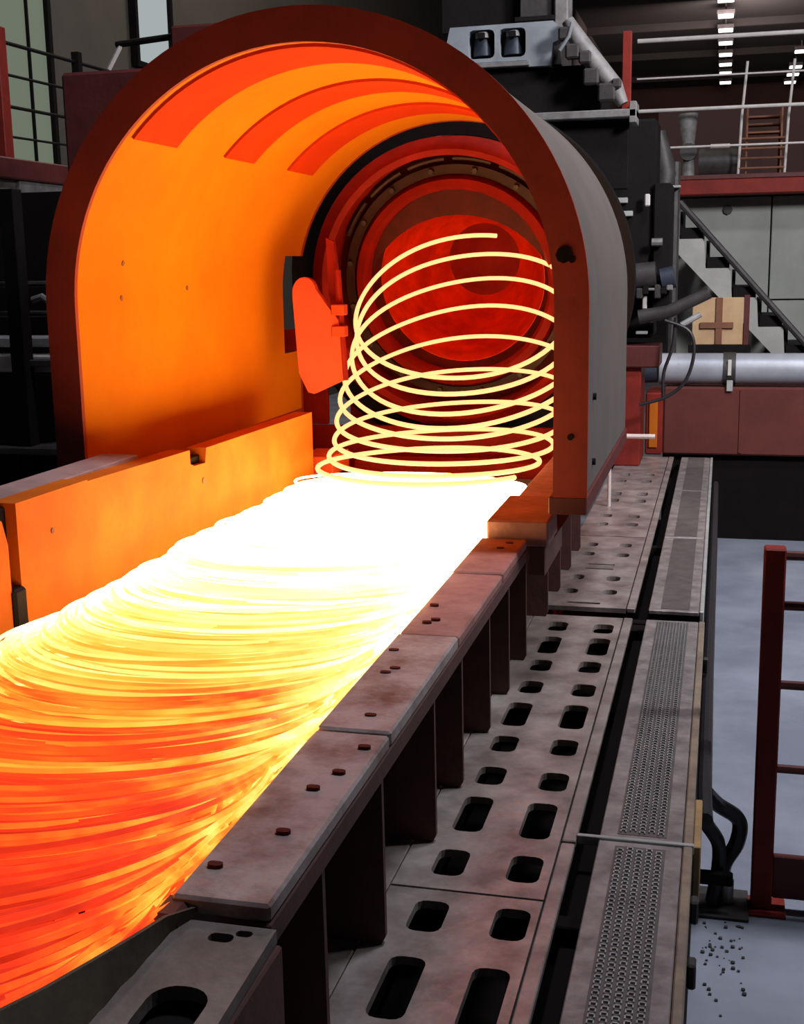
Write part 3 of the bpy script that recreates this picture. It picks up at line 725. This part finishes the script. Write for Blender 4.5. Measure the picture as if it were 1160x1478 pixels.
for (x, z, s) in ((-1.03, 2.57, .04), (-.98, 2.46, .045), (-.90, 2.42, .04), (-.86, 2.30, .05), (-.76, 2.20, .055), (-.70, 2.25, .03)):
    bx('pipe_fitting', DGREY, fu, x - s, x + s, 8.36, 8.44, z - s, z + s, c=.012)
MB().tube([(-1.06, 8.38, 2.47), (-1.0, 8.36, 2.55), (-.98, 8.36, 2.63)], .012, 8).build('cable', WHITEBOX, fu, True)
pf = thing('platform_bracket', 'grey steel platform arm with a red post above the hood shoulder', 'platform', (-.9, 8.6, 2.0))
bx('arm', MGREY, pf, -1.30, -.565, 8.30, 8.54, 2.035, 2.085, c=.006); bx('post', REDPAINT, pf, -.672, -.615, 8.48, 8.53, 2.085, 2.58, c=.004)
bx('end_plate', MGREY, pf, -.61, -.565, 8.30, 8.54, 2.0, 2.13, c=.004); bx('hanger', BLACK, pf, -1.3, -.62, 8.40, 8.5, 1.6, 2.035)

# ------------------------------------------------------------------ dark drive machine right of the hood
dm = thing('drive_machine', 'dark cluttered drive machine with motors and arms right of the hood', 'machine', (-.65, 10, -.45))
bx('body', BLACK, dm, -1.1, -.52, 10.0, 10.5, .55, 2.2, c=.02); bx('column', BLACK, dm, -.54, -.40, 9.95, 10.4, .75, 1.72, c=.015)
bx('pedestal', REDPAINT, dm, -1.0, -.60, 9.9, 10.4, -.45, .45, c=.01); bx('pedestal_top', REDDARK, dm, -.95, -.46, 9.85, 10.3, .33, .50, c=.01)
bx('sensor_box', MGREY, dm, -.845, -.76, 9.9, 10.0, 1.73, 1.92, c=.006); bx('sensor_lid', WHITERAIL, dm, -.865, -.83, 9.88, 9.9, 1.83, 1.93, c=.004)
for (x, z) in ((-.77, 1.60), (-.73, 1.50)): bx('lug', GALV, dm, x - .04, x + .04, 9.93, 9.99, z - .02, z + .02, c=.004)
MB().tube([(-.72, 9.85, 1.02), (-.50, 9.85, 1.04)], .10, 14).build('motor', DGREY, dm, True); MB().tube([(-.76, 9.85, 1.01), (-.72, 9.85, 1.02)], .115, 14).build('motor_flange', MGREY, dm, True)
MB().tube([(-.46, 9.85, 1.0), (-.36, 9.85, 1.02)], .085, 14).build('motor', NAVY, dm, True)
MB().tube([(-.62, 9.8, .72), (-.40, 9.8, .76), (-.1, 9.8, .90)], [.055, .05, .045], 12).build('hydraulic_arm', DGREY, dm, True)
MB().tube([(-.30, 9.8, .66), (-.16, 9.8, .74)], .022, 8).build('arm_rod', GALV, dm, True)
bx('bracket', WHITERAIL, dm, -.60, -.565, 9.85, 9.9, .78, .88, c=.006)
for (x, z) in ((-.60, .60), (-.82, .63), (-.56, .69)): bx('lug', GALV, dm, x - .045, x + .045, 9.84, 9.89, z - .012, z + .012, c=.004)
MB().tube([(-.54, 9.9, 1.28), (-.46, 9.9, 1.28)], .03, 8).build('pin', MGREY, dm, True)
bx('bracket', WHITERAIL, dm, -.60, -.56, 9.9, 9.94, 1.55, 1.64, c=.008)
for i in range(6):
    x0 = -.62 + .045 * i; bx('pipe_fitting', [DGREY, BLACK, MGREY][i % 3], dm, x0 - .025, x0 + .025, 9.78, 9.83, .86 + .03 * (i % 3), .94 + .025 * (i % 2), c=.008)
MB().tube(curve([(-.42, 9.7, .70), (-.24, 9.7, .62), (-.20, 9.7, .45), (-.26, 9.7, .24), (-.40, 9.7, .12), (-.60, 9.7, .06)]), .013, 8).build('cable', RUBBER, dm, True)
MB().tube(curve([(-.34, 9.72, .72), (-.36, 9.72, .5), (-.42, 9.72, .3), (-.42, 9.72, .10)]), .013, 8).build('cable', RUBBER, dm, True)
pg = thing('valve_cluster', 'grey valve pipework hanging between the drive machine and upper platform', 'valves', (-.42, 11.05, .1))
MB().tube([(-.52, 11.03, 1.62), (-.50, 11.05, 1.85), (-.57, 11.05, 2.2)], [.07, .10, .06], 12).build('body', DGREY, pg, True); bx('tray', GALV, pg, -.53, -.37, 10.92, 11.0, 1.735, 1.755, c=.004)
MB().tube([(-.42, 11.05, .10), (-.42, 11.05, 1.95)], .045, 10).build('pipe', DGREY, pg, True)

# ------------------------------------------------------------------ behind and left of the hood
hb = thing('maroon_casing', 'maroon casing behind the left shoulder of the hood', 'casing', (-3.4, 7.6, -1.2))
bx('body', REDDARK, hb, -4.0, -2.75, 7.3, 8.0, 1.62, 2.34, c=.02); bx('side_post', REDDARK, hb, -4.0, -3.85, 7.3, 7.9, -1.2, 1.62)
bx('top_box', REDDARK, hb, -3.28, -2.2, 7.35, 8.0, 2.34, 2.58, c=.015); bx('black_sheet', BLACK, hb, -3.85, -2.75, 7.28, 7.3, 1.1, 1.62)  # flat black sheet below the body, drawn in place of a recess
hr = thing('dark_handrail', 'dark handrail with slanting pale end on the maroon casing', 'handrail', (-3.5, 7.4, 2.34))
MB().tube([(-3.66, 7.4, 2.50), (-3.285, 7.4, 2.525)], .02, 8).build('rail_bar', BLACK, hr, True); MB().tube([(-3.72, 7.4, 2.36), (-3.62, 7.4, 2.51)], .016, 8).build('slant_bar', WHITERAIL, hr, True)
wp = thing('walkway_platform', 'raised walkway with red edge beam below the left window', 'platform', (-6.2, 10, 1.6))
bx('deck', MGREY, wp, -6.98, -5.5, 8.0, 12.5, 1.64, 1.86); bx('edge_beam', REDDARK, wp, -5.52, -5.42, 8.0, 10.6, 1.86, 2.02, c=.01); bx('pale_fascia', MGREY, wp, -5.52, -5.46, 9.2, 10.6, 1.62, 1.86)
bx('post', REDPAINT, wp, -5.53, -5.45, 9.02, 9.14, 1.86, 3.0, c=.006); bx('post', VOID, wp, -5.53, -5.46, 10.3, 10.37, 1.86, 3.0)
for (z, r) in ((2.91, .016), (2.67, .012), (2.43, .014), (2.20, .010)): MB().tube([(-5.5, 8.2, z - .02), (-5.5, 11.5, z + .02)], r, 8).build('rail_bar', BLACK, wp, True)
lm = thing('dark_skid', 'dark machinery skid with pale ducts in the shadow left of the hood', 'machine', (-4.2, 7, -1.2))
bx('back_panel', VOID, lm, -6.5, -3.3, 7.1, 7.2, -1.2, 1.62); bx('pale_duct', WHITERAIL, lm, -4.6, -3.5, 6.6, 6.9, .56, .66, c=.01); bx('pale_duct', GALV, lm, -4.6, -3.5, 6.7, 6.9, .70, .76, c=.01)
bx('wedge_plate', DGREY, lm, -3.9, -3.55, 6.5, 6.6, .60, .64, c=.005)
for z in (.90, 1.07): MB().tube([(-4.6, 6.6, z), (-3.45, 6.6, z)], .018, 8).build('thin_pipe', DGREY, lm, True)
bx('post', VOID, lm, -3.97, -3.88, 6.45, 6.55, -1.2, 1.6); bx('low_shelf', DGREY, lm, -4.5, -3.5, 6.4, 6.7, .10, .14)
MB().tube([(-3.86, 6.55, .98), (-3.80, 6.55, 1.0), (-3.74, 6.55, .96)], .02, 8).build('fitting', MGREY, lm, True)
bx('base', VOID, lm, -6.5, -3.0, 6.4, 7.2, -1.2, -.3)
